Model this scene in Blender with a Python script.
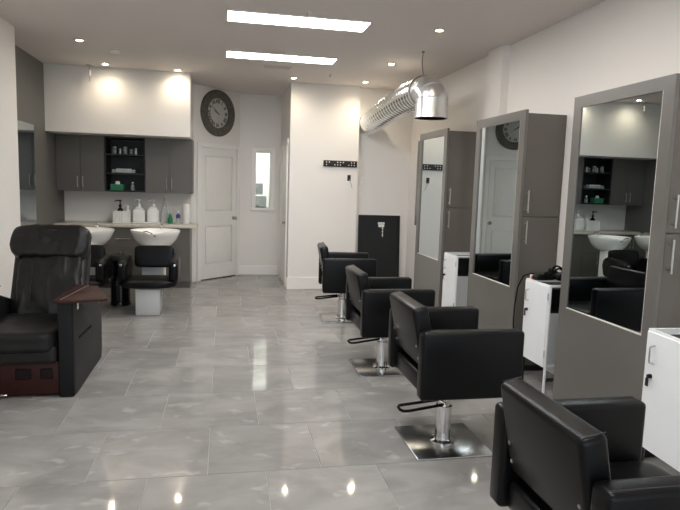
import bpy, bmesh, math, random
from mathutils import Vector, Matrix, noise
random.seed(7)
S = bpy.context.scene
for o in list(bpy.data.objects):
    bpy.data.objects.remove(o)
COL = S.collection
PI = math.pi

# ------------------------------------------------------------------ camera
F_PX, PITCH, ROLL, YAW, CAM_H = 594.3, 0.117, -0.031, 0.196, 1.5
cy_, sy_, cp_, sp_ = math.cos(YAW), math.sin(YAW), math.cos(PITCH), math.sin(PITCH)
Fv = Vector((sy_ * cp_, cy_ * cp_, -sp_)); Rv = Vector((cy_, -sy_, 0)); Uv = Rv.cross(Fv)
R2 = Rv * math.cos(ROLL) - Uv * math.sin(ROLL); U2 = Rv * math.sin(ROLL) + Uv * math.cos(ROLL)
cd = bpy.data.cameras.new('camera'); cam = bpy.data.objects.new('camera', cd); COL.objects.link(cam)
cam.matrix_world = Matrix(((R2.x, U2.x, -Fv.x, 0), (R2.y, U2.y, -Fv.y, 0), (R2.z, U2.z, -Fv.z, CAM_H), (0, 0, 0, 1)))
cd.sensor_fit = 'HORIZONTAL'; cd.sensor_width = 36; cd.lens = F_PX * 36 / 680
cd.clip_start = 0.05
S.camera = cam

# ------------------------------------------------------------------ world, exposure
w = bpy.data.worlds.new('sky'); S.world = w; w.use_nodes = True
bg = w.node_tree.nodes['Background']
bg.inputs[0].default_value = (0.80, 0.90, 1.0, 1); bg.inputs[1].default_value = 1.1
S.view_settings.view_transform = 'Standard'; S.view_settings.look = 'None'
S.view_settings.exposure = 1.0; S.view_settings.gamma = 1.0; S.view_settings.use_curve_mapping = False
PANEL_E = 13.0      # emission of the ceiling panels
SPOT_W = 6.5       # watts of each downlight
CEIL = 2.885
XR, XG, XN = 2.70, -2.20, -1.944      # right wall, grey wall, near left wall
FRONT = -1.6

# daylight entering through the shop window behind the camera
pd = bpy.data.lights.new('window_portal', 'AREA'); pd.shape = 'RECTANGLE'; pd.size = 4.0; pd.size_y = 2.2
pd.cycles.is_portal = True
po = bpy.data.objects.new('window_portal', pd); COL.objects.link(po)
po.location = (0.35, FRONT - 0.05, 1.3); po.rotation_euler = (PI / 2, 0, 0)   # faces +Y

# ------------------------------------------------------------------ materials
def L(c):   # sRGB 0-255 -> linear
    return tuple(((v / 255) / 12.92 if v / 255 <= 0.04045 else ((v / 255 + 0.055) / 1.055) ** 2.4) for v in c) + (1,)
MATS = {}
def mat(name, rgb, rough=0.5, metal=0.0, var=0.04, scale=6.0, bump=0.0, bscale=60.0, trans=0.0, coat=0.0, emit=None, es=0.0, lin=False, spec=0.5):
    m = bpy.data.materials.new(name); m.use_nodes = True; nt = m.node_tree; b = nt.nodes['Principled BSDF']
    c = tuple(rgb) + (1,) if lin else L(rgb)
    b.inputs['Roughness'].default_value = rough; b.inputs['Metallic'].default_value = metal
    if var > 0:
        tc = nt.nodes.new('ShaderNodeTexCoord'); n = nt.nodes.new('ShaderNodeTexNoise'); n.inputs['Scale'].default_value = scale
        n.inputs['Detail'].default_value = 4
        nt.links.new(tc.outputs['Object'], n.inputs['Vector'])
        r = nt.nodes.new('ShaderNodeValToRGB')
        r.color_ramp.elements[0].position = 0.3; r.color_ramp.elements[1].position = 0.7
        r.color_ramp.elements[0].color = tuple(v * (1 - var) for v in c[:3]) + (1,)
        r.color_ramp.elements[1].color = tuple(min(1, v * (1 + var)) for v in c[:3]) + (1,)
        nt.links.new(n.outputs['Fac'], r.inputs['Fac']); nt.links.new(r.outputs['Color'], b.inputs['Base Color'])
    else:
        b.inputs['Base Color'].default_value = c
    if bump > 0:
        tc2 = nt.nodes.new('ShaderNodeTexCoord'); n2 = nt.nodes.new('ShaderNodeTexNoise'); n2.inputs['Scale'].default_value = bscale
        n2.inputs['Detail'].default_value = 3
        nt.links.new(tc2.outputs['Object'], n2.inputs['Vector'])
        bp = nt.nodes.new('ShaderNodeBump'); bp.inputs['Strength'].default_value = bump; bp.inputs['Distance'].default_value = 0.002
        nt.links.new(n2.outputs['Fac'], bp.inputs['Height']); nt.links.new(bp.outputs['Normal'], b.inputs['Normal'])
    b.inputs['Specular IOR Level'].default_value = spec
    if trans: b.inputs['Transmission Weight'].default_value = trans
    if coat: b.inputs['Coat Weight'].default_value = coat; b.inputs['Coat Roughness'].default_value = 0.15
    if emit:
        b.inputs['Emission Color'].default_value = L(emit); b.inputs['Emission Strength'].default_value = es
    MATS[name] = m
    return m
mat('wall_white', (238, 234, 228), 0.6, var=0.015, scale=1.2, bump=0.08, bscale=160)
mat('wall_grey', (104, 102, 98), 0.5, var=0.03, scale=1.5, bump=0.06, bscale=150)
mat('ceiling', (222, 214, 208), 0.75, var=0.012, scale=0.8, bump=0.06, bscale=140)
mat('trim', (244, 241, 236), 0.35, var=0.01)
mat('door_paint', (240, 237, 231), 0.38, var=0.015)
mat('grout', (166, 161, 155), 0.8, var=0.05, scale=20)
mat('cabinet', (93, 88, 82), 0.22, var=0.03, scale=2.0, coat=0.4)
mat('cabinet_front', (105, 102, 97), 0.3, var=0.03, scale=2.0, coat=0.25)
mat('laminate', (97, 94, 88), 0.38, var=0.04, scale=3.0)
mat('counter_top', (208, 202, 188), 0.25, var=0.06, scale=22)
mat('mirror', (0.53, 0.59, 0.61), 0.008, 1.0, var=0, lin=True)
mat('chrome', (0.78, 0.78, 0.77), 0.10, 1.0, var=0.02, lin=True)
mat('nickel', (0.50, 0.48, 0.46), 0.32, 1.0, var=0.02, lin=True)
mat('plate_metal', (0.46, 0.46, 0.45), 0.22, 1.0, var=0.05, scale=3, lin=True)
mat('galvanised', (0.80, 0.81, 0.81), 0.34, 1.0, var=0.06, scale=14, lin=True)
mat('foil', (0.84, 0.85, 0.85), 0.22, 1.0, var=0.06, scale=25, lin=True)
mat('vinyl', (9, 9, 10), 0.33, spec=0.22, var=0.10, scale=9, bump=0.25, bscale=220)
mat('seam', (46, 47, 49), 0.5, var=0)
mat('leather', (20, 19, 18), 0.42, spec=0.35, var=0.12, scale=7, bump=0.35, bscale=150)
mat('dark_plastic', (15, 16, 17), 0.5, spec=0.3, var=0.08, scale=30, bump=0.1, bscale=300)
mat('cherry', (50, 21, 17), 0.45, var=0.18, scale=6, spec=0.25)
mat('gloss_black', (10, 10, 11), 0.14, var=0.05)
mat('cherry_shade', (24, 12, 10), 0.6, var=0.1, spec=0.2)  # cherry with the shade of the base recesses put into its colour
mat('ceramic', (242, 240, 234), 0.10, var=0.01, coat=0.5)
mat('white_plastic', (247, 246, 241), 0.35, var=0.02)
mat('white_metal', (236, 238, 238), 0.32, var=0.015)
mat('pale_panel', (196, 198, 198), 0.4, var=0.02)
mat('black', (14, 14, 15), 0.35, var=0.05)
mat('matte_black', (20, 21, 23), 0.6, var=0.1, scale=12)
mat('shelf_black', (26, 26, 27), 0.5, var=0.05)
mat('rubber', (10, 10, 10), 0.8, var=0, spec=0.15)
mat('green_plastic', (22, 130, 84), 0.35, var=0.06)
mat('teal_print', (34, 120, 84), 0.5, var=0.15, scale=40)
mat('blue_plastic', (58, 62, 150), 0.35, var=0.05)
mat('amber', (40, 24, 20), 0.18, var=0.05)
mat('orange', (232, 92, 46), 0.4, var=0.05)
mat('paper', (240, 238, 232), 0.8, var=0.02, bump=0.3, bscale=80)
mat('clear_plastic', (0.86, 0.90, 0.90), 0.2, var=0, trans=0.75, lin=True)
mat('glass', (0.93, 0.97, 0.95), 0.0, var=0, trans=1.0, lin=True)
mat('clock_frame', (90, 86, 76), 0.5, var=0.25, scale=16, bump=0.3, bscale=60)
mat('clock_face', (196, 192, 186), 0.6, var=0.06, scale=9)
mat('ink', (28, 26, 24), 0.6, var=0)
mat('panel_light', (255, 255, 255), 0.5, var=0, emit=(250, 250, 252), es=PANEL_E)
mat('lamp_lens', (255, 255, 255), 0.5, var=0, emit=(255, 240, 214), es=40.0)
mat('back_room_light', (255, 255, 255), 0.5, var=0, emit=(246, 255, 250), es=8.0)
mat('rim_trim', (225, 218, 208), 0.4, var=0)

def floor_tile_material():
    m = bpy.data.materials.new('floor_tile'); m.use_nodes = True; nt = m.node_tree; b = nt.nodes['Principled BSDF']
    N = nt.nodes.new; K = nt.links.new
    tc = N('ShaderNodeTexCoord'); oi = N('ShaderNodeObjectInfo')
    add = N('ShaderNodeVectorMath'); add.operation = 'ADD'
    mul = N('ShaderNodeVectorMath'); mul.operation = 'SCALE'
    cmb = N('ShaderNodeCombineXYZ'); K(oi.outputs['Random'], cmb.inputs[0]); K(oi.outputs['Random'], cmb.inputs[2])
    K(cmb.outputs[0], mul.inputs[0]); mul.inputs['Scale'].default_value = 40
    K(tc.outputs['Object'], add.inputs[0]); K(mul.outputs[0], add.inputs[1])
    mp = N('ShaderNodeMapping'); mp.inputs['Scale'].default_value = (1.0, 1.5, 1.0); K(add.outputs[0], mp.inputs[0])
    n1 = N('ShaderNodeTexNoise'); n1.inputs['Scale'].default_value = 2.6; n1.inputs['Detail'].default_value = 6; n1.inputs['Roughness'].default_value = 0.55; n1.inputs['Distortion'].default_value = 0.6
    K(mp.outputs[0], n1.inputs['Vector'])
    r1 = N('ShaderNodeValToRGB'); r1.color_ramp.elements[0].position = 0.3; r1.color_ramp.elements[1].position = 0.72
    r1.color_ramp.elements[0].color = L((131, 128, 125)); r1.color_ramp.elements[1].color = L((157, 154, 150)); K(n1.outputs['Fac'], r1.inputs['Fac'])
    n2 = N('ShaderNodeTexNoise'); n2.inputs['Scale'].default_value = 6.0; n2.inputs['Detail'].default_value = 2; n2.inputs['Distortion'].default_value = 0.3
    K(mp.outputs[0], n2.inputs['Vector'])
    r2 = N('ShaderNodeValToRGB'); r2.color_ramp.elements[0].position = 0.62; r2.color_ramp.elements[1].position = 0.72
    r2.color_ramp.elements[0].color = (0, 0, 0, 1); r2.color_ramp.elements[1].color = (0.32, 0.32, 0.32, 1); K(n2.outputs['Fac'], r2.inputs['Fac'])
    mx = N('ShaderNodeMix'); mx.data_type = 'RGBA'; K(r2.outputs['Color'], mx.inputs['Factor']); K(r1.outputs['Color'], mx.inputs['A'])
    mx.inputs['B'].default_value = L((192, 190, 187))
    hs = N('ShaderNodeHueSaturation'); mr = N('ShaderNodeMapRange'); mr.inputs['To Min'].default_value = 0.93; mr.inputs['To Max'].default_value = 1.06
    K(oi.outputs['Random'], mr.inputs['Value']); K(mr.outputs['Result'], hs.inputs['Value']); K(mx.outputs['Result'], hs.inputs['Color'])
    K(hs.outputs['Color'], b.inputs['Base Color'])
    b.inputs['Roughness'].default_value = 0.055; b.inputs['Specular IOR Level'].default_value = 0.27
    bp = N('ShaderNodeBump'); bp.inputs['Strength'].default_value = 0.012; bp.inputs['Distance'].default_value = 0.01
    K(n1.outputs['Fac'], bp.inputs['Height']); K(bp.outputs['Normal'], b.inputs['Normal'])
    MATS['floor_tile'] = m
floor_tile_material()

# ------------------------------------------------------------------ mesh helpers
def NB(): return bmesh.new()
def box(bm, x0, x1, y0, y1, z0, z1, bev=0.0, seg=2, M=None):
    vs = [bm.verts.new((x, y, z)) for z in (z0, z1) for y in (y0, y1) for x in (x0, x1)]
    fs = [bm.faces.new([vs[i] for i in q]) for q in ((0, 2, 3, 1), (4, 5, 7, 6), (0, 1, 5, 4), (2, 6, 7, 3), (0, 4, 6, 2), (1, 3, 7, 5))]
    if bev > 0:
        es = list({e for f in fs for e in f.edges})
        r = bmesh.ops.bevel(bm, geom=es, offset=bev, segments=seg, profile=0.5, affect='EDGES')
        vs = list({v for v in vs if v.is_valid} | set(r['verts']))
    if M is not None:
        bmesh.ops.transform(bm, matrix=M, verts=vs)
    return vs
def ring(bm, c, a, b, r, seg, rb=None):
    rb = r if rb is None else rb
    return [bm.verts.new(c + a * (math.cos(2 * PI * i / seg) * r) + b * (math.sin(2 * PI * i / seg) * rb)) for i in range(seg)]
def bridge(bm, A, B):
    n = len(A)
    for i in range(n):
        bm.faces.new((A[i], A[(i + 1) % n], B[(i + 1) % n], B[i]))
def tube(bm, pts, r, seg=10, caps=True):
    pts = [Vector(p) for p in pts]; rs = r if isinstance(r, (list, tuple)) else [r] * len(pts)
    t0 = (pts[1] - pts[0]).normalized()
    a = t0.orthogonal().normalized(); prev = None; first = None
    for i, p in enumerate(pts):
        if i == 0: t = (pts[1] - pts[0]).normalized()
        elif i == len(pts) - 1: t = (pts[-1] - pts[-2]).normalized()
        else: t = ((pts[i + 1] - pts[i]).normalized() + (pts[i] - pts[i - 1]).normalized()).normalized()
        a = (a - t * a.dot(t)).normalized(); b = t.cross(a)
        R = ring(bm, p, a, b, rs[i], seg)
        if prev: bridge(bm, prev, R)
        else: first = R
        prev = R
    if caps:
        bm.faces.new(list(reversed(first))); bm.faces.new(prev)
def cyl(bm, p0, p1, r, seg=16, r1=None):
    tube(bm, [p0, p1], [r, r if r1 is None else r1], seg)
def lathe(bm, prof, c=(0, 0, 0), seg=24, sx=1.0, sy=1.0, M=None):
    c = Vector(c); prev = None; vs = []
    for (r, z) in prof:
        if r < 1e-6:
            R = [bm.verts.new(c + Vector((0, 0, z)))]
        else:
            R = [bm.verts.new(c + Vector((r * sx * math.cos(2 * PI * i / seg), r * sy * math.sin(2 * PI * i / seg), z))) for i in range(seg)]
        vs += R
        if prev:
            if len(prev) == 1 and len(R) > 1:
                for i in range(seg): bm.faces.new((prev[0], R[(i + 1) % seg], R[i]))
            elif len(R) == 1 and len(prev) > 1:
                for i in range(seg): bm.faces.new((prev[i], prev[(i + 1) % seg], R[0]))
            elif len(R) > 1: bridge(bm, prev, R)
        prev = R
    if M is not None: bmesh.ops.transform(bm, matrix=M, verts=vs)
    return vs
def prism(bm, poly, axis, a0, a1, bev=0.0, seg=2):
    """extrude a 2-D polygon along an axis ('X': poly is (y,z); 'Y': (x,z); 'Z': (x,y))"""
    def P(u, v, a): return {'X': (a, u, v), 'Y': (u, a, v), 'Z': (u, v, a)}[axis]
    A = [bm.verts.new(P(u, v, a0)) for u, v in poly]; B = [bm.verts.new(P(u, v, a1)) for u, v in poly]
    fs = [bm.faces.new(list(reversed(A))), bm.faces.new(B)]
    n = len(A)
    for i in range(n): fs.append(bm.faces.new((A[i], A[(i + 1) % n], B[(i + 1) % n], B[i])))
    if bev > 0:
        bmesh.ops.bevel(bm, geom=list({e for f in fs for e in f.edges}), offset=bev, segments=seg, profile=0.5, affect='EDGES')
def soft(bm, x0, x1, y0, y1, z0, z1, n=(14, 8, 8), e=5.0, wr=0.0, wf=5.0, seed=0.0, M=None, fold=None):
    """stuffed cushion: a subdivided box pulled towards a super-ellipsoid, with wrinkles"""
    b2 = bmesh.new(); bmesh.ops.create_cube(b2, size=2.0)
    bmesh.ops.subdivide_edges(b2, edges=b2.edges[:], cuts=n[0], use_grid_fill=True)
    c = Vector(((x0 + x1) / 2, (y0 + y1) / 2, (z0 + z1) / 2)); h = Vector(((x1 - x0) / 2, (y1 - y0) / 2, (z1 - z0) / 2))
    mp = {}
    for v in b2.verts:
        q = v.co.copy()
        s = (abs(q.x) ** e + abs(q.y) ** e + abs(q.z) ** e) ** (1 / e)
        q2 = q / s
        p = Vector((c.x + q2.x * h.x, c.y + q2.y * h.y, c.z + q2.z * h.z))
        if wr:
            nn = Vector((q2.x / h.x, q2.y / h.y, q2.z / h.z)).normalized()
            d = noise.fractal(Vector((p.x * wf + seed, p.y * wf, p.z * wf)), 1.0, 2.0, 3)
            d2 = -abs(noise.noise(Vector((p.x * wf * 1.7 + seed * 2, p.y * wf, p.z * wf * 0.7)))) ** 0.6
            p += nn * (d * wr + d2 * wr)
        if fold: p = fold(p)
        if M is not None: p = M @ p
        mp[v.index] = bm.verts.new(p)
    for f in b2.faces: bm.faces.new([mp[v.index] for v in f.verts])
    b2.free()
def obj(name, bm, m, parent=None, ang=38):
    bmesh.ops.recalc_face_normals(bm, faces=bm.faces[:])
    me = bpy.data.meshes.new(name); bm.to_mesh(me); bm.free()
    me.polygons.foreach_set('use_smooth', [True] * len(me.polygons))
    me.set_sharp_from_angle(angle=math.radians(ang))
    me.materials.append(MATS[m])
    o = bpy.data.objects.new(name, me); COL.objects.link(o)
    if parent: o.parent = parent
    return o
def thing(name, label, cat, loc=(0, 0, 0), rz=0.0, group=None):
    o = bpy.data.objects.new(name, None); COL.objects.link(o); o.empty_display_size = 0.1
    o.location = loc; o.rotation_euler = (0, 0, rz); o['label'] = label; o['category'] = cat
    if group: o['group'] = group
    return o
def tag(o, label, cat, group=None):
    o['label'] = label; o['category'] = cat
    if group: o['group'] = group
    return o
def struct(o, label, cat=None):
    o['kind'] = 'structure'; o['label'] = label
    if cat: o['category'] = cat
    return o
def dup(root, loc, rz, label, group=None):
    def cp(o, par):
        c = o.copy(); COL.objects.link(c); c.parent = par
        for ch in o.children: cp(ch, c)
        return c
    r = cp(root, None); r.location = loc; r.rotation_euler = (0, 0, rz); r['label'] = label
    if group: r['group'] = group
    return r
def B(*a, **k):
    bm = NB(); box(bm, *a, **k); return bm
def Rx(a): return Matrix.Rotation(a, 4, 'X')
def Ry(a): return Matrix.Rotation(a, 4, 'Y')
def T(x, y, z): return Matrix.Translation((x, y, z))

# ================================================================== SETTING
fl = struct(obj('floor', B(XG - .15, XR + .15, FRONT, 9.9, -0.12, -0.003), 'grout'), 'floor of large grey stone-look tiles laid in a running bond', 'floor')
TX, TY, GR = 0.595, 0.61, 0.0035
tm = {}
def tile_mesh(wd, dp):
    k = (round(wd, 3), round(dp, 3))
    if k not in tm:
        o = obj('tile', B(0, wd, 0, dp, -0.02, 0.0, bev=0.0015, seg=1), 'floor_tile'); tm[k] = o.data; bpy.data.objects.remove(o)
    return tm[k]
row = 0
y = 2.975 - 7 * TY
while y < 9.85:
    off = (-0.366 if round((y - 2.975) / TY) % 2 else -0.366 + TX / 2 + 0.0)
    x = off - 5 * TX
    while x < XR + 0.1:
        a, b_ = max(x + GR / 2, XG - 0.1), min(x + TX - GR / 2, XR + 0.1)
        if b_ - a > 0.02:
            c_, d_ = y + GR / 2, y + TY - GR / 2
            o = bpy.data.objects.new('tile', tile_mesh(b_ - a, d_ - c_)); COL.objects.link(o); o.parent = fl; o.location = (a, c_, 0)
        x += TX
    y += TY

struct(obj('ceiling', B(XG - .15, XR + .15, FRONT - .1, 11.3, CEIL, CEIL + 0.12), 'ceiling'), 'flat warm white plaster ceiling', 'ceiling')
struct(obj('wall_left', B(XG - .15, XN, FRONT, 6.30, 0, CEIL), 'wall_white'), 'white wall behind the black massage chair', 'wall')
struct(obj('wall_left_grey', B(XG - .15, XG, 6.30, 9.15, 0, CEIL), 'wall_grey'), 'dark grey painted side wall of the shampoo corner', 'wall')
struct(obj('wall_back_left', B(XG, -0.455, 9.0, 9.15, 0, CEIL), 'wall_white'), 'white wall behind the shampoo counter and wall cabinets', 'wall')
# angled wall carrying the door and the clock (local x along it, -y into the room)
AW = (-0.46, 9.0, 0); AL = 1.0
bm = NB(); box(bm, 0.0, AL, 0.0, 0.12, 0, CEIL)
aw = struct(obj('wall_back_angled', bm, 'wall_white'), 'white angled wall with the panelled door and round clock', 'wall'); aw.location = AW; aw.rotation_euler = (0, 0, PI / 4)
# back wall with the narrow window: built around the opening
WX0, WX1, WZ0, WZ1, YB = 0.50, 0.748, 1.095, 1.99, 9.72
bm = NB()
box(bm, 0.18, WX0, YB, YB + 0.12, 0, CEIL); box(bm, WX1, 0.95, YB, YB + 0.12, 0, CEIL)
box(bm, WX0, WX1, YB, YB + 0.12, 0, WZ0); box(bm, WX0, WX1, YB, YB + 0.12, WZ1, CEIL)
struct(obj('wall_back', bm, 'wall_white'), 'white wall with the narrow window in the back passage', 'wall')
# projecting wall block with recess on its right
BX0, BX1, BY = 0.904, 1.882, 8.365
bm = NB(); box(bm, BX0, BX1, BY, 9.84, 0, CEIL)
struct(obj('wall_block', bm, 'wall_white'), 'white projecting wall carrying the black tool rack', 'wall')
struct(obj('wall_recess', B(BX1, XR, 8.50, 9.1, 0, CEIL), 'wall_white'), 'white back wall of the recess behind the black panel', 'wall')
struct(obj('wall_right', B(XR, XR + .15, FRONT, 9.1, 0, CEIL), 'wall_white'), 'long white wall behind the mirror cabinets', 'wall')
struct(obj('trim_pilaster', B(2.62, XR, 5.49, 5.82, 0, CEIL), 'wall_white'), 'shallow white pilaster on the wall between two mirror cabinets', 'wall')
# bulkhead above the wall cabinets
struct(obj('trim_bulkhead', B(XG, -0.432, 8.16, 9.0, 2.062, CEIL), 'wall_white'), 'cream bulkhead box above the grey wall cabinets', 'bulkhead')
# front wall with the shop window behind the camera
bm = NB()
box(bm, XG - .15, -1.65, FRONT - .1, FRONT, 0, CEIL); box(bm, 2.35, XR + .15, FRONT - .1, FRONT, 0, CEIL)
box(bm, -1.65, 2.35, FRONT - .1, FRONT, 0, 0.2); box(bm, -1.65, 2.35, FRONT - .1, FRONT, 2.4, CEIL)
struct(obj('wall_front', bm, 'wall_white'), 'front wall around the wide shop window', 'wall')
wf = struct(thing('window_2', 'wide shop window in the front wall', 'window', (0, FRONT - .1, 0)), 'wide shop window in the front wall', 'window')
bm = NB()
for x in (-1.65, -0.35, 0.95, 2.29): box(bm, x, x + 0.06, 0.02, 0.08, 0.2, 2.4)
box(bm, -1.65, 2.35, 0.02, 0.08, 0.2, 0.26); box(bm, -1.65, 2.35, 0.02, 0.08, 2.34, 2.4)
obj('window_frame', bm, 'matte_black', wf)
# baseboards
def baseboard(name, x0, x1, y0, y1, lab, h=0.175):
    bm = NB(); box(bm, x0, x1, y0, y1, 0, h, bev=0.004, seg=1); return struct(obj(name, bm, 'trim'), lab, 'baseboard')
baseboard('baseboard_block', BX0 - 0.015, BX1, BY - 0.015, BY, 'white baseboard along the wall under the tool rack')
baseboard('baseboard_back', 0.245, 0.885, YB - 0.015, YB, 'white baseboard under the narrow window', 0.15)
baseboard('baseboard_recess', BX1, XR, 8.485, 8.50, 'white baseboard in the recess behind the black panel')
baseboard('baseboard_right', XR - 0.015, XR, FRONT, 5.49, 'white baseboard along the mirror cabinet wall', 0.12)
baseboard('baseboard_left', XN, XN + 0.015, FRONT, 6.30, 'white baseboard along the wall by the massage chair', 0.12)

# ---- room behind the narrow window
struct(obj('wall_utility_back', B(0.1, 1.9, 11.1, 11.2, 0, CEIL), 'wall_white'), 'bright white far wall of the room seen through the narrow window', 'wall')
struct(obj('wall_utility_left', B(0.0, 0.1, 9.84, 11.2, 0, CEIL), 'wall_white'), 'bright side wall of the room seen through the narrow window', 'wall')
struct(obj('wall_utility_right', B(1.8, 1.9, 9.84, 11.1, 0, CEIL), 'wall_white'), 'far side wall of the utility room', 'wall')
struct(obj('floor_utility', B(0.0, 1.9, 9.9, 11.2, -0.12, 0), 'grout'), 'floor of the utility room', 'floor')
t = thing('utility_ceiling_light', 'white ceiling light in the room behind the narrow window', 'light', (0.9, 10.5, CEIL - 0.05))
obj('diffuser', B(-.5, .5, -.3, .3, -0.01, 0.0), 'back_room_light', t); obj('housing', B(-.52, .52, -.32, .32, 0.0, 0.05), 'trim', t)
t = thing('utility_cabinet', 'dark cabinet seen low through the narrow window', 'cabinet', (0.46, 10.8, 0))
obj('cabinet_body', B(0, .30, 0, .3, 0, 1.26, bev=.004), 'laminate', t); obj('cabinet_top', B(-.01, .31, -.01, .3, 1.26, 1.285), 'trim', t)
t = thing('utility_basket', 'grey wire basket on the dark cabinet behind the narrow window', 'basket', (0.50, 10.85, 1.285))
obj('basket_body', B(0, .2, 0, .2, 0, .19, bev=.01), 'laminate', t); obj('rim', B(-.005, .205, -.005, .205, .19, .2), 'black', t)
# ---- narrow window
wn = struct(thing('window_1', 'narrow tall window with white frame looking into a bright room', 'window', (0, YB, 0)), 'narrow tall window with white frame looking into a bright room', 'window')
bm = NB(); fw = 0.055
box(bm, WX0 - fw, WX0, -0.018, 0, WZ0 - .02, WZ1 + fw, bev=.003, seg=1); box(bm, WX1, WX1 + fw, -0.018, 0, WZ0 - .02, WZ1 + fw, bev=.003, seg=1)
box(bm, WX0, WX1, -0.018, 0, WZ1, WZ1 + fw, bev=.003, seg=1)
box(bm, WX0, WX0 + .012, 0, 0.12, WZ0, WZ1); box(bm, WX1 - .012, WX1, 0, 0.12, WZ0, WZ1); box(bm, WX0 + .012, WX1 - .012, 0, .12, WZ1 - .012, WZ1)
obj('window_frame', bm, 'trim', wn)
obj('window_sill', B(WX0 - fw - .01, WX1 + fw + .01, -0.045, 0.12, WZ0 - .045, WZ0, bev=.004, seg=1), 'trim', wn)
obj('pane', B(WX0 + .012, WX1 - .012, 0.056, 0.062, WZ0, WZ1 - .012), 'glass', wn)

# ---- panelled door in the angled wall
d1 = struct(thing('door_1', 'white two-panel door with round knob in the angled wall', 'door', AW, PI / 4), 'white two-panel door with round knob in the angled wall', 'door')
D0, D1, DZ = 0.165, 0.92, 1.995
bm = NB()
box(bm, D0 - .07, D0, -0.034, 0, 0, DZ + .065, bev=.004, seg=1); box(bm, D1, D1 + .07, -0.034, 0, 0, DZ + .065, bev=.004, seg=1)
box(bm, D0, D1, -0.034, 0, DZ, DZ + .065, bev=.004, seg=1)
obj('door_casing', bm, 'trim', d1)
obj('door_gap_shade', B(D0, D1, -.004, 0, 0, .014), 'black', d1)  # black strip stands in for the shade in the gap under the door
bm = NB()   # stiles and rails with recessed fields
st = 0.095
box(bm, D0 + .004, D0 + st, -0.020, 0, .014, DZ - .004); box(bm, D1 - st, D1 - .004, -0.020, 0, .014, DZ - .004)
for z0, z1 in ((.014, .235), (.82, 1.04), (1.88, DZ - .004)): box(bm, D0 + st, D1 - st, -0.020, 0, z0, z1)
slab = obj('door_slab', bm, 'door_paint', d1)
for z0, z1 in ((.235, .82), (1.04, 1.88)):
    obj('door_panel', B(D0 + st + .012, D1 - st - .012, -0.018, -.001, z0 + .014, z1 - .014, bev=.013, seg=2), 'door_paint', d1)
    obj('panel_field', B(D0 + st, D1 - st, -0.004, -.0005, z0, z1), 'door_paint', d1)
kn = obj('door_knob', NB() if False else (lambda b: (lathe(b, [(0, 0), (.03, 0), (.032, .006), (.012, .012), (.011, .035), (.024, .042), (.029, .055), (.024, .068), (0, .072)], M=T(0.853, -.020, .93) @ Rx(PI / 2)), b)[1])(NB()), 'nickel', d1)

# ---- door in the side of the projecting block, seen edge-on
d2 = struct(thing('door_2', 'white door seen edge-on in the side of the projecting wall', 'door', (BX0, 0, 0)), 'white door seen edge-on in the side of the projecting wall', 'door')
bm = NB(); box(bm, -.022, 0, 8.55, 8.62, 0, 2.06, bev=.003, seg=1); box(bm, -.022, 0, 9.42, 9.49, 0, 2.06, bev=.003, seg=1); box(bm, -.022, 0, 8.50, 9.54, 2.06, 2.13, bev=.003, seg=1)
obj('door_casing', bm, 'trim', d2); obj('door_slab', B(-.010, 0, 8.62, 9.42, .01, 2.06), 'door_paint', d2)
bm = NB(); lathe(bm, [(0, 0), (.028, 0), (.03, .005), (.01, .01), (.01, .022), (.024, .03), (.026, .04), (0, .046)], seg=16, M=T(-.010, 8.70, .93) @ Ry(-PI / 2)); obj('door_knob', bm, 'nickel', d2)

# ================================================================== CEILING FIXTURES
def panel_light(y0, lab):
    t = thing('ceiling_panel_light', lab, 'light', (0.62, y0, CEIL), 0, 'ceiling panel lights')
    bm = NB(); w2, d2_, f = 0.595, 0.152, 0.006
    box(bm, -w2 - f, w2 + f, -d2_ - f, -d2_, -.012, 0); box(bm, -w2 - f, w2 + f, d2_, d2_ + f, -.012, 0)
    box(bm, -w2 - f, -w2, -d2_, d2_, -.012, 0); box(bm, w2, w2 + f, -d2_, d2_, -.012, 0)
    obj('frame', bm, 'trim', t); obj('diffuser', B(-w2, w2, -d2_, d2_, -.010, -.002), 'panel_light', t)
panel_light(6.785, 'long bright ceiling panel light beside the air vent')
panel_light(5.255, 'long bright ceiling panel light with no vent beside it')
panel_light(3.73, 'long ceiling panel light added out of view over the middle of the salon floor')  # this and the next two panels: unseen, added for more top light
panel_light(0.68, 'long ceiling panel light added out of view nearest the shop window')
panel_light(2.20, 'long ceiling panel light added out of view over the front salon chairs')
def downlight(x, y, lab, watts=1.0):
    t = thing('downlight', lab, 'light', (x, y, CEIL), 0, 'recessed ceiling downlights')
    bm = NB(); lathe(bm, [(.030, 0), (.030, -.004), (.045, -.008), (.052, -.004), (.052, 0)], seg=20); obj('trim_ring', bm, 'rim_trim', t)
    bm = NB(); lathe(bm, [(0, -.006), (.02, -.0055), (.03, -.003), (.03, 0), (0, 0)], seg=16); obj('lens', bm, 'lamp_lens', t)
    ld = bpy.data.lights.new('lamp', 'SPOT'); ld.energy = SPOT_W * watts; ld.color = (1, .86, .66); ld.spot_size = math.radians(158); ld.spot_blend = 1.0; ld.shadow_soft_size = 0.03
    lo = bpy.data.objects.new('lamp', ld); COL.objects.link(lo); lo.parent = t; lo.location = (0, 0, -.02)
downlight(-1.45, 6.67, 'small bright downlight in the ceiling over the shampoo chairs')
downlight(-1.43, 7.93, 'small bright downlight by the cream bulkhead beside the hanging hook')
downlight(-0.58, 8.02, 'small bright downlight at the free end of the cream bulkhead')
downlight(0.90, 8.04, 'small bright downlight at the free corner of the projecting wall')
downlight(1.86, 7.99, 'small bright downlight over the far end of the flexible duct', 2.0)
downlight(1.865, 6.73, 'small bright downlight beside the middle of the flexible duct')
downlight(1.86, 5.18, 'small bright downlight ahead of the duct elbow, apart from the duct')
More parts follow.
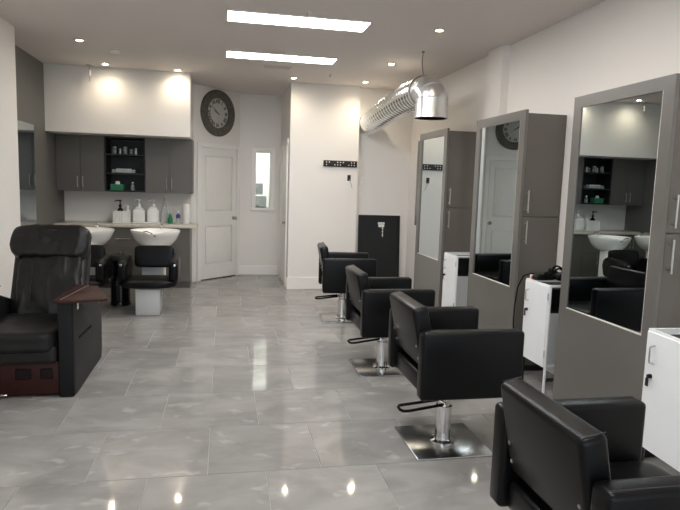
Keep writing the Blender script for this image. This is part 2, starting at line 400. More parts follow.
for i, yy in enumerate((3.7, 2.2)): downlight(1.86, yy, ('small bright downlight over the third salon chair', 'small bright downlight over the front salon chair')[i])
# vent
t = thing('ceiling_vent', 'small grey slotted air vent in the ceiling beside the panel light', 'vent', (0.625, 7.37, CEIL))
bm = NB(); box(bm, -.17, .17, -.075, -.06, -.012, 0); box(bm, -.17, .17, .06, .075, -.012, 0); box(bm, -.17, -.155, -.06, .06, -.012, 0); box(bm, .155, .17, -.06, .06, -.012, 0)
obj('vent_frame', bm, 'rim_trim', t)
obj('vent_backing', B(-.155, .155, -.06, .06, -.003, 0), 'laminate', t)
for k in range(7): obj('vent_slat', B(-.155, .155, -.008, .008, -.0015, .0015, M=T(0, -.051 + k * .017, -.007) @ Rx(.6)), 'rim_trim', t)
# sprinkler heads and smoke alarm
for (x, y, lab) in ((1.31, 7.6, 'tiny chrome sprinkler head in the ceiling near the projecting wall'), (0.66, 5.16, 'tiny chrome sprinkler head against the edge of a panel light')):
    yy = y if y > 6 else 4.98
    t = thing('sprinkler_head', lab, 'sprinkler', (x, yy, CEIL))
    bm = NB(); lathe(bm, [(0, -.006), (.03, -.004), (.032, 0), (0, 0)], seg=16); obj('escutcheon', bm, 'rim_trim', t)
    bm = NB(); cyl(bm, (0, 0, -.006), (0, 0, -.03), .007, 8); lathe(bm, [(0, -.03), (.016, -.03), (.016, -.033), (0, -.033)], seg=12); obj('deflector', bm, 'nickel', t)
bm = NB(); lathe(bm, [(0, -.025), (.035, -.024), (.055, -.014), (.058, 0), (0, 0)], seg=24)
o = tag(obj('smoke_alarm', bm, 'trim'), 'small white smoke alarm disc on the ceiling near the bulkhead', 'smoke alarm'); o.location = (-1.18, 7.1, CEIL)
# hanging hook by the bulkhead
t = thing('hanging_hook', 'pale sleeved metal hook hanging from the ceiling in front of the bulkhead', 'hook', (-1.645, 8.07, CEIL))
bm = NB(); lathe(bm, [(0, -.012), (.035, -.010), (.045, 0), (0, 0)], seg=18); obj('ceiling_plate', bm, 'nickel', t)
bm = NB(); tube(bm, [(0, 0, -.012), (0, 0, -.06)], .006, 8); obj('rod', bm, 'nickel', t); bm = NB(); tube(bm, [(0, 0, -.12), (0, 0, -.20)], .005, 8); obj('lower_rod', bm, 'nickel', t)
bm = NB(); lathe(bm, [(.006, -.055), (.016, -.06), (.016, -.125), (.006, -.13)], seg=14); obj('clear_sleeve', bm, 'white_plastic', t)

# ---- duct
t = thing('ventilation_duct', 'shiny galvanised ventilation duct with downturned elbow and ribbed flexible run', 'duct', (0, 0, 0))
dx, dy = 2.09, 5.95
bm = NB()
def openpipe(bm, pts, rs, seg=40):
    pts = [Vector(p) for p in pts]; prev = None
    for i, p in enumerate(pts):
        if i == 0: tt = pts[1] - pts[0]
        elif i == len(pts) - 1: tt = pts[-1] - pts[-2]
        else: tt = (pts[i + 1] - pts[i]).normalized() + (pts[i] - pts[i - 1]).normalized()
        tt.normalize(); a = Vector((1, 0, 0)); a = (a - tt * a.dot(tt)).normalized(); b = tt.cross(a)
        R = ring(bm, p, a, b, rs[i], seg)
        if prev: bridge(bm, prev, R)
        prev = R
# vertical collar (outer and inner skin)
openpipe(bm, [(dx, dy, z) for z in (2.41, 2.41, 2.405, 2.225, 2.22, 2.21, 2.21, 2.23, 2.41)], [.150, .169, .165, .165, .167, .167, .158, .156, .150])
obj('collar', bm, 'galvanised', t)
bm = NB()
pts, rs = [(dx, dy, 2.385)], [.153]
rad = 0.17
NG = 7
for i in range(NG):     # gored elbow turning from vertical to the +Y run
    a = (PI / 2) * i / (NG - 1)
    pts.append((dx - 0.03 * i / (NG - 1), dy + rad * (1 - math.cos(a)), 2.40 + rad * 0.62 * math.sin(a))); rs.append(.153)
pts.append((dx - .03, dy + rad + .02, pts[-1][2])); rs.append(.153)
openpipe(bm, pts, rs, 40)
el = obj('elbow', bm, 'galvanised', t, ang=20)
for i in (3, 5):
    bm = NB(); p = Vector(pts[i]); tt = (Vector(pts[i + 1]) - Vector(pts[i - 1])).normalized(); a = Vector((1, 0, 0)); a = (a - tt * a.dot(tt)).normalized(); b = tt.cross(a)
    openpipe(bm, [p - tt * .004, p, p + tt * .004], [rs[i] - .001, rs[i] + .0035, rs[i] - .001], 40); obj('elbow_seam', bm, 'galvanised', el)
bm = NB(); pe = Vector(pts[-1]); path, rr = [], []
P0, P1, P2, P3 = pe, pe + Vector((-.01, .8, .03)), Vector((2.05, 7.7, 2.45)), Vector((2.03, 8.52, 2.365))
NR = 23
for i in range(NR * 6 + 1):
    u = i / (NR * 6); q = P0 * (1 - u) ** 3 + P1 * 3 * u * (1 - u) ** 2 + P2 * 3 * u * u * (1 - u) + P3 * u ** 3
    path.append(q); rr.append(.150 - .010 * u + (.014, .010, .000, -.006, .000, .010)[i % 6])
openpipe(bm, path, rr, 32); obj('flexible_run', bm, 'foil', t, ang=70)
bm = NB(); openpipe(bm, [pe + Vector((0, -.015, 0)), pe + Vector((0, -.014, 0)), pe + Vector((0, .03, 0)), pe + Vector((0, .031, 0))], [.160, .1665, .1665, .160], 40); obj('clamp_band', bm, 'nickel', t)
bm = NB(); tube(bm, [(2.0, 6.02, CEIL), (1.995, 6.03, 2.78), (2.02, 6.05, 2.66)], .004, 8); lathe(bm, [(0, 0), (.016, 0), (.014, -.01), (0, -.012)], (2.0, 6.02, CEIL), 12); obj('hanger_wire', bm, 'laminate', t)

# ================================================================== SHAMPOO CORNER
# wall cabinets
UY, UZ0, UZ1 = 8.62, 1.316, 2.06
def door_leaf(parent, x0, x1, y, z0, z1, m, hx, hz0, hz1, hr=.006, nm='cabinet_door', out=.03):
    d = obj(nm, B(x0, x1, y - .019, y, z0, z1, bev=.0015, seg=1), m, parent)
    bm = NB(); tube(bm, [(hx, y - .019 - out, hz0), (hx, y - .019 - out, hz1)], hr, 10)
    for hz in (hz0 + .02, hz1 - .02): tube(bm, [(hx, y - .019, hz), (hx, y - .019 - out, hz)], hr * .8, 8)
    obj('handle', bm, 'nickel', d); return d
def wall_cab(x0, x1, lab):
    t = thing('wall_cabinet', lab, 'cabinet', (0, 0, 0), 0, 'grey wall cabinets over the counter')
    obj('cabinet_body', B(x0, x1, UY, 9.0, UZ0, UZ1), 'laminate', t); mid = (x0 + x1) / 2
    door_leaf(t, x0 + .002, mid - .002, UY, UZ0, UZ1 - .004, 'laminate', mid - .035, UZ0 + .05, UZ0 + .20, .005)
    door_leaf(t, mid + .002, x1 - .002, UY, UZ0, UZ1 - .004, 'laminate', mid + .035, UZ0 + .05, UZ0 + .20, .005)
wall_cab(-2.197, -1.585, 'grey two-door wall cabinet next to the dark grey side wall')
wall_cab(-1.053, -0.422, 'grey two-door wall cabinet above the white pump jugs')
t = thing('open_shelf_unit', 'black open shelf unit between two grey wall cabinets', 'shelf', (0, 0, 0))
SX0, SX1 = -1.583, -1.055
obj('back_panel', B(SX0, SX1, 8.985, 9.0, UZ0, UZ1), 'shelf_black', t)
for x in (SX0, SX1 - .018): obj('side_panel', B(x, x + .018, UY - .015, 8.985, UZ0, UZ1), 'shelf_black', t)
SHZ = (UZ0, 1.555, 1.81, UZ1 - .018)
for z in SHZ: obj('shelf', B(SX0 + .018, SX1 - .018, UY - .012, 8.985, z, z + .018), 'shelf_black', t)
# items on shelves
t = thing('tissue_box', 'green tissue box with a white tissue on the lowest black shelf', 'tissue box', (-1.44, 8.74, SHZ[0] + .018))
obj('carton', B(-.085, .085, -.06, .06, 0, .085, bev=.003, seg=1), 'teal_print', t)
bm = NB(); lathe(bm, [(.0, .07), (.03, .085), (.022, .10), (.028, .118), (.012, .128), (.0, .122)], seg=9, sx=1.2, sy=.8); obj('tissue', bm, 'paper', t)
t = thing('small_spray_bottle', 'small clear bottle beside the green tissue box', 'bottle', (-1.24, 8.74, SHZ[0] + .018))
bm = NB(); lathe(bm, [(0, 0), (.024, 0), (.026, .01), (.026, .075), (.01, .09), (.01, .10)], seg=14); obj('bottle_body', bm, 'clear_plastic', t)
bm = NB(); lathe(bm, [(.011, .1), (.013, .102), (.013, .118), (0, .12)], seg=12); obj('cap', bm, 'white_plastic', t)
t = thing('comb_tray', 'low clear tray of combs on the middle black shelf', 'tray', (-1.33, 8.74, SHZ[1] + .018))
bm = NB(); box(bm, -.17, .13, -.07, .07, 0, .006); box(bm, -.17, .13, -.07, -.064, .006, .05); box(bm, -.17, .13, .064, .07, .006, .05); box(bm, -.17, -.164, -.064, .064, .006, .05); box(bm, .124, .13, -.064, .064, .006, .05)
obj('tray_body', bm, 'clear_plastic', t)
for k in range(5):
    bm = NB(); c = -.045 + k * .022
    box(bm, -.12, .08, c - .006, c + .002, .012 + .008 * (k % 2), .045)
    for q in range(14): box(bm, -.115 + q * .014, -.109 + q * .014, c - .005, c + .001, .045, .06)
    obj('comb', bm, ('white_plastic', 'nickel', 'black')[k % 3], t)
for k, (x, s, m) in enumerate(((-1.47, 1.0, 'clear_plastic'), (-1.40, .8, 'nickel'), (-1.33, 1.05, 'clear_plastic'), (-1.255, .75, 'clear_plastic'), (-1.19, .9, 'nickel'))):
    t = thing('glass_jar', ('tall clear jar on the top black shelf', 'short metal jar on the top black shelf', 'widest clear jar on the top black shelf', 'shortest clear jar on the top black shelf', 'taller metal jar at the end of the top black shelf')[k], 'jar', (x, 8.72 + .03 * (k % 2), SHZ[2] + .018), 0, 'jars on the top black shelf')
    bm = NB(); lathe(bm, [(0, 0), (.028 * s, 0), (.03 * s, .008), (.03 * s, .075 * s), (.026 * s, .085 * s)], seg=16); obj('jar_body', bm, m, t)
    bm = NB(); lathe(bm, [(.028 * s, .085 * s), (.029 * s, .087 * s), (.029 * s, .1 * s), (0, .102 * s)], seg=16); obj('lid', bm, 'nickel', t)
# base cabinets and counter
CZ = 0.885
def base_cab(x0, x1, lab, drawer):
    t = thing('base_cabinet', lab, 'cabinet', (0, 0, 0), 0, 'grey base cabinets under the counter')
    obj('cabinet_body', B(x0, x1, 8.46, 9.0, .10, CZ - .04), 'laminate', t)
    obj('plinth', B(x0, x1, 8.50, 9.0, 0, .10), 'laminate', t)
    zt = CZ - .045
    if drawer:
        d = obj('drawer', B(x0 + .002, x1 - .002, 8.441, 8.46, zt - .26, zt, bev=.0015, seg=1), 'laminate', t)
        xm = (x0 + x1) / 2; bm = NB(); tube(bm, [(xm - .10, 8.411, zt - .15), (xm + .10, 8.411, zt - .15)], .007, 10)
        for s in (-.08, .08): tube(bm, [(xm + s, 8.441, zt - .15), (xm + s, 8.411, zt - .15)], .005, 8)
        obj('handle', bm, 'chrome', d); zt -= .264
    xm = (x0 + x1) / 2
    door_leaf(t, x0 + .002, xm - .002, 8.46, .10, zt, 'laminate', xm - .03, zt - .22, zt - .06, .005)
    door_leaf(t, xm + .002, x1 - .002, 8.46, .10, zt, 'laminate', xm + .03, zt - .22, zt - .06, .005)
base_cab(-2.195, -1.62, 'grey base cabinet against the dark grey side wall', False)
base_cab(-1.616, -1.04, 'grey base cabinet with a drawer behind the black bin', True)
base_cab(-1.036, -0.45, 'grey base cabinet at the open end of the counter', False)
bm = NB(); prism(bm, [(-2.195, 8.40), (-.352, 8.40), (-.352, 8.79), (-.475, 8.99), (-2.195, 8.99)], 'Z', CZ - .04, CZ, bev=.004, seg=2)
tag(obj('worktop', bm, 'counter_top'), 'pale stone worktop running over the grey base cabinets', 'counter')
# counter items
ZC = CZ
t = thing('counter_tray', 'flat white tray under the white pump jugs', 'tray', (-1.01, 8.80, ZC))
bm = NB(); box(bm, -.25, .135, -.09, .09, 0, .012, bev=.004, seg=2)
obj('tray_body', bm, 'white_plastic', t)
t = thing('plastic_basket', 'white perforated plastic basket holding bottles on the counter', 'basket', (-1.39, 8.80, ZC))
bm = NB()
W0, H0 = .112, .15
for s in (-1, 1):
    for k in range(8):
        xx = -W0 + .004 + k * (2 * W0 - .008) / 7
        box(bm, xx - .010, xx + .010, s * .085 - .0025, s * .085 + .0025, 0, H0)
    for k in range(6):
        yy = -.085 + k * .034
        box(bm, s * W0 - .0025, s * W0 + .0025, yy - .010, yy + .010, 0, H0)
    for k in range(6):
        zz = .012 + k * (H0 - .012) / 5
        box(bm, -W0, W0, s * .085 - .002, s * .085 + .002, zz - .009, zz + .009); box(bm, s * W0 - .002, s * W0 + .002, -.085, .085, zz - .009, zz + .009)
obj('basket_weave', bm, 'white_plastic', t)
obj('basket_bottom', B(-W0, W0, -.085, .085, 0, .006), 'white_plastic', t)
bm = NB()
for s in (-1, 1): box(bm, -W0 - .006, W0 + .006, s * .088 - .006, s * .088 + .006, H0, H0 + .012, bev=.002, seg=1); box(bm, s * (W0 + .001) - .006, s * (W0 + .001) + .006, -.08, .08, H0, H0 + .012, bev=.002, seg=1)
obj('rim', bm, 'white_plastic', t)
def pump(parent, z, m, s=1.0, dirx=-1, neck=.014):
    bm = NB(); lathe(bm, [(0, z), (neck * s, z), (neck * s, z + .02 * s), (.006 * s, z + .024 * s), (.005 * s, z + .05 * s), (.012 * s, z + .052 * s), (.013 * s, z + .064 * s), (0, z + .066 * s)], seg=14)
    tube(bm, [(0, 0, z + .058 * s), (dirx * .03 * s, -.004, z + .06 * s), (dirx * .045 * s, -.006, z + .05 * s)], .0055 * s, 8)
    return obj('pump', bm, m, parent)
t = thing('pump_bottle', 'dark brown pump bottle standing in the white basket', 'bottle', (-1.415, 8.78, ZC + .006))
bm = NB(); lathe(bm, [(0, 0), (.036, 0), (.04, .01), (.04, .17), (.03, .19), (.014, .20), (.014, .215)], seg=18); obj('bottle_body', bm, 'amber', t); pump(t, .213, 'black', 1.5)
t = thing('squeeze_bottle', 'white squeeze bottle beside the brown bottle in the basket', 'bottle', (-1.325, 8.80, ZC + .006))
bm = NB(); lathe(bm, [(0, 0), (.032, 0), (.035, .01), (.037, .15), (.025, .18), (.018, .19)], seg=18); obj('bottle_body', bm, 'white_plastic', t)
bm = NB(); lathe(bm, [(.019, .19), (.021, .192), (.02, .225), (.006, .24), (0, .24)], seg=14); obj('cap', bm, 'paper', t)
def jug(x, lab, m):
    t = thing('pump_jug', lab, 'jug', (x, 8.80, ZC + .012), 0, 'white pump jugs on the counter')
    bm = NB(); box(bm, -.082, .082, -.06, .06, 0, .17, bev=.014, seg=3); 
    prism(bm, [(-.078, .158), (.078, .158), (.028, .215), (-.028, .215)], 'Y', -.05, .05, bev=.008, seg=2)
    lathe(bm, [(.02, .21), (.02, .232)], seg=14); obj('jug_body', bm, 'white_plastic', t); pump(t, .230, m, 1.35, -1, .018)
jug(-1.165, 'white pump jug with a pale pump standing next to the basket', 'white_plastic')
jug(-0.975, 'white pump jug standing next to the tall clear bottle', 'white_plastic')
t = thing('clear_spray_bottle', 'tall clear plastic bottle with pointed top beside the jugs', 'bottle', (-0.82, 8.83, ZC + .0))
bm = NB(); lathe(bm, [(0, 0), (.042, 0), (.045, .01), (.045, .17), (.02, .27), (.010, .29), (.008, .37)], seg=18); obj('bottle_body', bm, 'clear_plastic', t)
bm = NB(); lathe(bm, [(.009, .36), (.011, .362), (.007, .40), (0, .402)], seg=12); obj('nozzle', bm, 'white_plastic', t)
t = thing('trigger_bottle', 'green and clear trigger spray bottle on the counter', 'bottle', (-0.732, 8.70, ZC))
bm = NB(); lathe(bm, [(0, 0), (.034, 0), (.036, .008), (.034, .06), (.02, .12), (.015, .135)], seg=18); obj('bottle_body', bm, 'green_plastic', t)
bm = NB(); lathe(bm, [(.016, .135), (.018, .137), (.018, .16), (.012, .165), (.012, .18)], seg=12); box(bm, -.045, .02, -.011, .011, .18, .21, bev=.004); prism(bm, [(-.02, .182), (-.012, .182), (-.03, .135), (-.036, .138)], 'Y', -.006, .006); obj('trigger_head', bm, 'clear_plastic', t)
t = thing('blue_label_bottle', 'small clear bottle with a blue label on the counter', 'bottle', (-0.630, 8.76, ZC))
bm = NB(); lathe(bm, [(0, 0), (.026, 0), (.028, .008), (.028, .10), (.012, .135), (.011, .15)], seg=16); obj('bottle_body', bm, 'clear_plastic', t)
bm = NB(); lathe(bm, [(.0285, .075), (.029, .076), (.029, .12), (.022, .13)], seg=16); obj('blue_band', bm, 'blue_plastic', t)
bm = NB(); lathe(bm, [(.012, .15), (.014, .152), (.013, .18), (0, .182)], seg=12); obj('cap', bm, 'white_plastic', t)
t = thing('paper_towel_roll', 'white paper towel roll standing upright near the counter end', 'paper towel', (-0.520, 8.80, ZC))
bm = NB(); lathe(bm, [(.012, 0), (.042, 0), (.044, .004), (.044, .272), (.042, .276), (.012, .276), (.012, 0)], seg=24); obj('paper', bm, 'paper', t)
bm = NB(); lathe(bm, [(.0117, .002), (.0117, .29), (0, .29)], seg=12); obj('core', bm, 'white_plastic', t)
# mirror on the grey wall
t = thing('wall_mirror', 'tall frameless mirror on the dark grey side wall', 'mirror', (XG, 0, 0))
obj('mirror_glass', B(.004, .012, 6.40, 7.665, .92, 2.09), 'mirror', t); obj('backing', B(0, .004, 6.405, 7.66, .925, 2.085), 'nickel', t)

# ---- shampoo chairs with basins
def shampoo(x, y, lab):
    t = thing('shampoo_chair', lab, 'shampoo chair', (x, y, 0), 0, 'shampoo chairs with white basins')
    obj('pedestal', B(-.135, .125, 0, .72, 0, .295, bev=.012, seg=2), 'pale_panel', t)
    obj('riser', B(-.13, .12, .50, .80, .295, .70, bev=.012, seg=2), 'white_plastic', t)
    obj('service_panel', B(.125, .14, .20, .62, .04, .26, bev=.004, seg=1), 'chrome', t)
    bw = NB(); seg = 40; prev = None
    prof = [(.06, .675), (.13, .684), (.20, .72), (.25, .78), (.282, .85), (.293, .88), (.291, .892), (.275, .888), (.258, .86), (.215, .79), (.15, .735), (.04, .715), (0, .715)]
    bcx, bcy = .0, .77
    for r, z in prof:
        R = []
        for i in range(seg):
            a = 2 * PI * i / seg; rx = r; ry = r * .95
            p = Vector((bcx + rx * math.cos(a), bcy + ry * math.sin(a), z))
            dip = math.exp(-((math.cos(a)) / .30) ** 2) if math.sin(a) < 0 else 0
            k = max(0, (z - .74) / .15)
            p.z -= .03 * dip * k; p.y -= .02 * dip * k
            R.append(bw.verts.new(p))
        if prev: bridge(bw, prev, R)
        prev = R
    bmesh.ops.remove_doubles(bw, verts=bw.verts[:], dist=1e-5)
    bowl = obj('basin', bw, 'ceramic', t, ang=60)
    bm = NB(); tube(bm, [(-.11, bcy - .255, .885), (-.07, bcy - .275, .895), (-.03, bcy - .285, .880), (.01, bcy - .29, .852), (.03, bcy - .285, .835)], .006, 8); obj('spray_hose', bm, 'black', bowl)
    bm = NB(); lathe(bm, [(0, .885), (.025, .885), (.025, .90), (.012, .905), (.012, .94), (0, .94)], (bcx + .05, bcy + .265, 0), 14); tube(bm, [(bcx + .05, bcy + .265, .93), (bcx + .05, bcy + .20, .94), (bcx + .05, bcy + .16, .925)], .009, 8); obj('faucet', bm, 'chrome', bowl)
    # upholstery
    bm = NB(); soft(bm, -.222, .222, -.05, .05, -.13, .125, e=7, M=T(.03, .40, .615) @ Rx(-.16)); obj('backrest', bm, 'vinyl', t)
    bm = NB(); soft(bm, -.315, .315, -.06, .44, .297, .405, n=(14, 8, 8), e=3.6); obj('seat', bm, 'vinyl', t)
    for s in (-1, 1):
        bm = NB(); prism(bm, [(-.02, .40), (.04, .36), (.36, .36), (.43, .38), (.47, .52), (.45, .60), (.39, .64), (.06, .62), (-.02, .58)], 'X', s * .27 - .05, s * .27 + .05, bev=.03, seg=3); ar = obj('armrest', bm, 'vinyl', t, ang=60)
        bm = NB(); lathe(bm, [(0, 0), (.014, 0), (.014, .006), (0, .009)], seg=12, M=T(s * .282, -.021, .565) @ Rx(PI / 2)); obj('bolt', bm, 'chrome', ar)
    return t
shampoo(-0.805, 6.73, 'black shampoo chair with white basin beside the open counter end')
shampoo(-1.572, 6.73, 'black shampoo chair with white basin behind the massage chair')
t = thing('pedal_bin', 'tall glossy black round bin between the two shampoo chairs', 'bin', (-1.195, 7.36, 0))
bm = NB(); lathe(bm, [(0, 0), (.108, 0), (.116, .008), (.116, .03), (.111, .035), (.111, .54), (0, .54)], seg=32); obj('bin_body', bm, 'gloss_black', t)
bm = NB(); lathe(bm, [(.118, .54), (.122, .545), (.122, .585), (.115, .60), (.05, .612), (0, .614)], seg=32); obj('lid', bm, 'matte_black', t)
bm = NB(); box(bm, -.03, .03, -.16, -.11, .012, .022, bev=.003, seg=1); obj('pedal', bm, 'chrome', t)

# ================================================================== MASSAGE CHAIR (faces -Y)
t = thing('massage_chair', 'large black leather massage chair with cherry brown base and tray', 'massage chair', (-1.345, 4.2, 0))
def massage_arm(s):
    # side panel seen in profile (y,z)
    poly = [(0.0, 0.0), (.10, .0), (.93, .0), (.965, .08), (.97, .30), (.94, .43), (.80, .53), (.46, .63), (.30, .672), (.0, .672)]
    xa = (.255, .355) if s > 0 else (-.355, -.255)
    bm = NB(); prism(bm, poly, 'X', *xa, bev=.014, seg=3); a = obj('arm', bm, 'dark_plastic', t, ang=50)
    xs = .3555 if s > 0 else -.3555
    bm = NB(); box(bm, min(xs, xs + s * .003), max(xs, xs + s * .003), -0.202, 0.202, -.008, .008, M=T(0, 0.355, 0.373) @ Rx(-0.028)); obj('arm_slot', bm, 'rubber', a)
    bm = NB(); box(bm, xs - .02 if s > 0 else xs - .004, xs + .004 if s > 0 else xs + .02, .12, .15, .585, .645, bev=.003, seg=1); obj('latch', bm, 'chrome', a)
    xc0, xc1 = (.225, .385) if s > 0 else (-.385, -.225)
    bm = NB(); prism(bm, ([(.255, -.10), (.30, -.125), (.56, -.055), (.585, -.02), (.43, .46), (.26, .52)] if s > 0 else [(-.255, -.10), (-.37, -.10), (-.385, .46), (-.26, .52)]), 'Z', .676, .696, bev=.006, seg=2); tr = obj('tray', bm, 'cherry', t)
    bm = NB(); tube(bm, [(.30 * s, -.09, .6975), (.36 * s, .47, .6975)], .0025, 6); obj('tray_inlay', bm, 'nickel', tr)
for s in (1, -1): massage_arm(s)
bm = NB(); box(bm, -.255, .255, .02, .80, .02, .245, bev=.012, seg=2); base = obj('base', bm, 'cherry', t)
for xx in (-.215, -.02, ): obj('base_recess_shade', B(xx, xx + .10, .008, .03, .13, .205, bev=.006, seg=1), 'cherry_shade', base)  # raised darker blocks stand in for shaded recesses
obj('base_recess_shade', B(.135, .215, .008, .03, .13, .205, bev=.006, seg=1), 'cherry_shade', base)
obj('base_lip', B(-.255, .255, .0, .03, .235, .25, bev=.004, seg=1), 'cherry', base)
obj('base_handle', B(-.19, -.07, .004, .03, .02, .032, bev=.003, seg=1), 'chrome', base)
bm = NB(); soft(bm, -.25, .25, -.02, .13, .245, .365, e=9, wr=.003, seed=3); obj('leg_rest', bm, 'leather', t)
bm = NB(); soft(bm, -.252, .252, -.045, .66, .31, .475, n=(20, 8, 8), e=7, wr=.004, wf=5, seed=1); obj('seat_cushion', bm, 'leather', t)
MB = T(.02, .60, .42) @ Rx(-.42)
bm = NB(); soft(bm, -.27, .27, -.03, .16, -.02, .66, n=(22, 8, 8), e=6, M=MB); obj('backrest', bm, 'leather', t)
bm = NB(); soft(bm, -.215, .245, -.10, .04, -.02, .52, n=(40, 8, 8), e=6, wr=.015, wf=6.0, seed=5, M=MB); bp = obj('back_pad', bm, 'leather', t)
bm = NB(); soft(bm, -.285, .29, -.13, .06, .45, .735, n=(40, 8, 8), e=4.5, wr=.012, wf=6.5, seed=11, M=MB); hp = obj('head_pillow', bm, 'leather', t)
bm = NB()
for k in range(5): box(bm, -.03 + k * .014, -.022 + k * .014, -.006, .0, .0, .008, M=MB @ T(0.02, -.126, .665))
obj('embroidery', bm, 'seam', hp)
bm = NB(); tube(bm, [MB @ Vector((-.10 + .01 * math.sin(u * 3), -.098 - .004, .08 + u * .08)) for u in (0, 1, 2, 3, 4)], .003, 6); obj('pad_seam', bm, 'black', bp)

# ================================================================== STYLING STATIONS
XM = 2.337
def station(ya, yb, lab, extra=0.0, toe=0.0):
    t = thing('mirror_cabinet', lab, 'cabinet', (0, 0, 0), 0, 'tall grey mirror cabinets along the wall')
    zt, g, gz0, gz1 = 2.139, .086, .702, 2.064
    # carcass
    obj('cabinet_body', B(XM + .024, XR, yb + .022, ya, .05, 2.115), 'cabinet', t)
    obj('plinth', B(XM + .05, XR, yb + .03, ya, 0, .05), 'matte_black', t)
    # front frame facing the room
    bm = NB(); x0, x1 = XM, XM + .024
    box(bm, x0, x1, yb, yb + g, gz0, gz1); box(bm, x0, x1, ya - g, ya, gz0, gz1); box(bm, x0, x1, yb, ya, gz1, zt); box(bm, x0, x1, yb, ya, .02, gz0)
    f = obj('front_frame', bm, 'cabinet_front', t)
    ym = (ya + yb) / 2; hl = (ya - yb) / 2 - g
    obj('mirror_glass', B(-.003, .003, -hl, hl, gz0, gz1, M=T(XM + .013, ym, 0) @ Matrix.Rotation(toe, 4, 'Z')), 'mirror', t)
    bm = NB(); box(bm, XM + .001, XM + .010, yb + g, ya - g, gz0, gz0 + .005); box(bm, XM + .001, XM + .010, yb + g, yb + g + .005, gz0, gz1)
    obj('mirror_trim', bm, 'rim_trim', f)
    # doors on the face that looks along the room
    for z0, z1, h0, h1 in ((1.296, 2.112, 1.325, 1.505), (.055, 1.290, 1.075, 1.262)):
        d = obj('cabinet_door', B(XM + .026, XR - .004, yb + .002, yb + .022, z0, z1, bev=.0015, seg=1), 'cabinet', t)
        hx = XM + .055; bm = NB(); tube(bm, [(hx, yb - .032, h0), (hx, yb - .032, h1)], .0065, 10)
        for hz in (h0 + .022, h1 - .022): tube(bm, [(hx, yb + .002, hz), (hx, yb - .032, hz)], .005, 8)
        obj('handle', bm, 'nickel', d)
    if extra: obj('side_panel', B(XM + .024, XM + .05, ya, ya + extra, 1.03, 2.07), 'cabinet', t)
station(7.004, 6.105, 'tall grey mirror cabinet nearest the recess with the black panel', 0.15)
station(5.350, 4.420, 'tall grey mirror cabinet with the clock and door in its mirror')
station(3.755, 2.824, 'tall grey mirror cabinet with the shampoo basins in its mirror', 0.0, math.radians(.57))

# trolleys (door faces -X; open shelf faces -Y); local origin at near-left floor corner
def trolley(x, y, rz, lab, extra_knob=False, wd=.36, dp=.34, zt=.822):
    t = thing('salon_trolley', lab, 'trolley', (x, y, 0), rz, 'white salon trolleys between the mirror cabinets')
    z0 = .205
    # frame: bottom, back, far wall, top rim
    bm = NB(); th = .014
    box(bm, .012, wd, 0, dp, z0, z0 + th); box(bm, wd - th, wd, 0, dp, z0 + th, zt); box(bm, .012, wd - th, dp - th, dp, z0 + th, zt)
    obj('carcass', bm, 'white_metal', t)
    bm = NB(); box(bm, 0, wd, 0, .016, zt - .016, zt); box(bm, 0, wd, dp - .016, dp, zt, zt + .001); box(bm, 0, .014, .016, dp, zt - .012, zt); box(bm, wd - .014, wd, .016, dp - .016, zt, zt + .001)
    obj('top_rim', bm, 'white_metal', t)
    obj('top_tray', B(.014, wd - th, .016, dp - th, zt - .035, zt - .03), 'matte_black', t)
    obj('open_shelf', B(.014, wd - th, .03, dp - th, zt - .215, zt - .205), 'matte_black', t)
    obj('shelf_lining', B(.0145, wd - th - .001, dp - th - .12, dp - th - .11, zt - .205, zt - .035), 'matte_black', t)
    obj('shelf_side', B(.0125, .0145, .02, dp - th, zt - .205, zt - .035), 'matte_black', t)
    obj('lower_panel', B(.014, wd - th, .02, .03, z0 + th, zt - .215), 'pale_panel', t)
    d = obj('trolley_door', B(-.006, .010, .004, dp, z0, zt - .012, bev=.002, seg=1), 'white_metal', t)
    bm = NB(); hy = dp - .065; hz = zt - .075
    tube(bm, [(-.006, hy, hz), (-.028, hy, hz - .004), (-.032, hy, hz - .012), (-.032, hy, hz - .078), (-.028, hy, hz - .086), (-.006, hy, hz - .09)], .005, 8); obj('handle', bm, 'nickel', d)
    bm = NB(); lathe(bm, [(0, 0), (.012, 0), (.012, .008), (0, .009)], seg=12, M=T(-.006, dp - .055, zt - .235) @ Ry(-PI / 2)); box(bm, -.03, -.014, dp - .057, dp - .053, zt - .245, zt - .225); box(bm, -.028, -.024, dp - .065, dp - .045, zt - .285, zt - .245); obj('key_lock', bm, 'black', d)
    for zz in (z0 + .08, zt - .11):
        bm = NB(); cyl(bm, (-.006, .0, zz), (-.006, .0, zz + .05), .005, 8); obj('hinge', bm, 'nickel', d)
    for lx, ly in ((0.0, -.012), (wd - .014, -.012), (0.012, dp - .014), (wd - .014, dp - .014)):
        obj('leg', B(lx, lx + .014, ly, ly + .014, 0, zt if ly < 0 else z0), 'white_metal' if ly < 0 else 'matte_black', t)
    obj('lower_rail', B(.014, wd - .014, -.010, -.002, .10, .13), 'nickel', t)
    if extra_knob:
        bm = NB(); lathe(bm, [(0, 0), (.008, 0), (.008, .02), (.022, .03), (.028, .045), (.022, .06), (0, .066)], seg=16, M=T(.15, .02, .48) @ Rx(PI / 2)); obj('ball_knob', bm, 'chrome', t)
    return t
trolley(2.335, 5.66, 0, 'white salon trolley with a chrome ball knob beside the far mirror cabinet', True)
trolley(2.335, 3.895, 0, 'white salon trolley with black cables heaped on its top')
trolley(2.125, 2.275, -.05, 'white salon trolley with black key in its door beside the front chair')
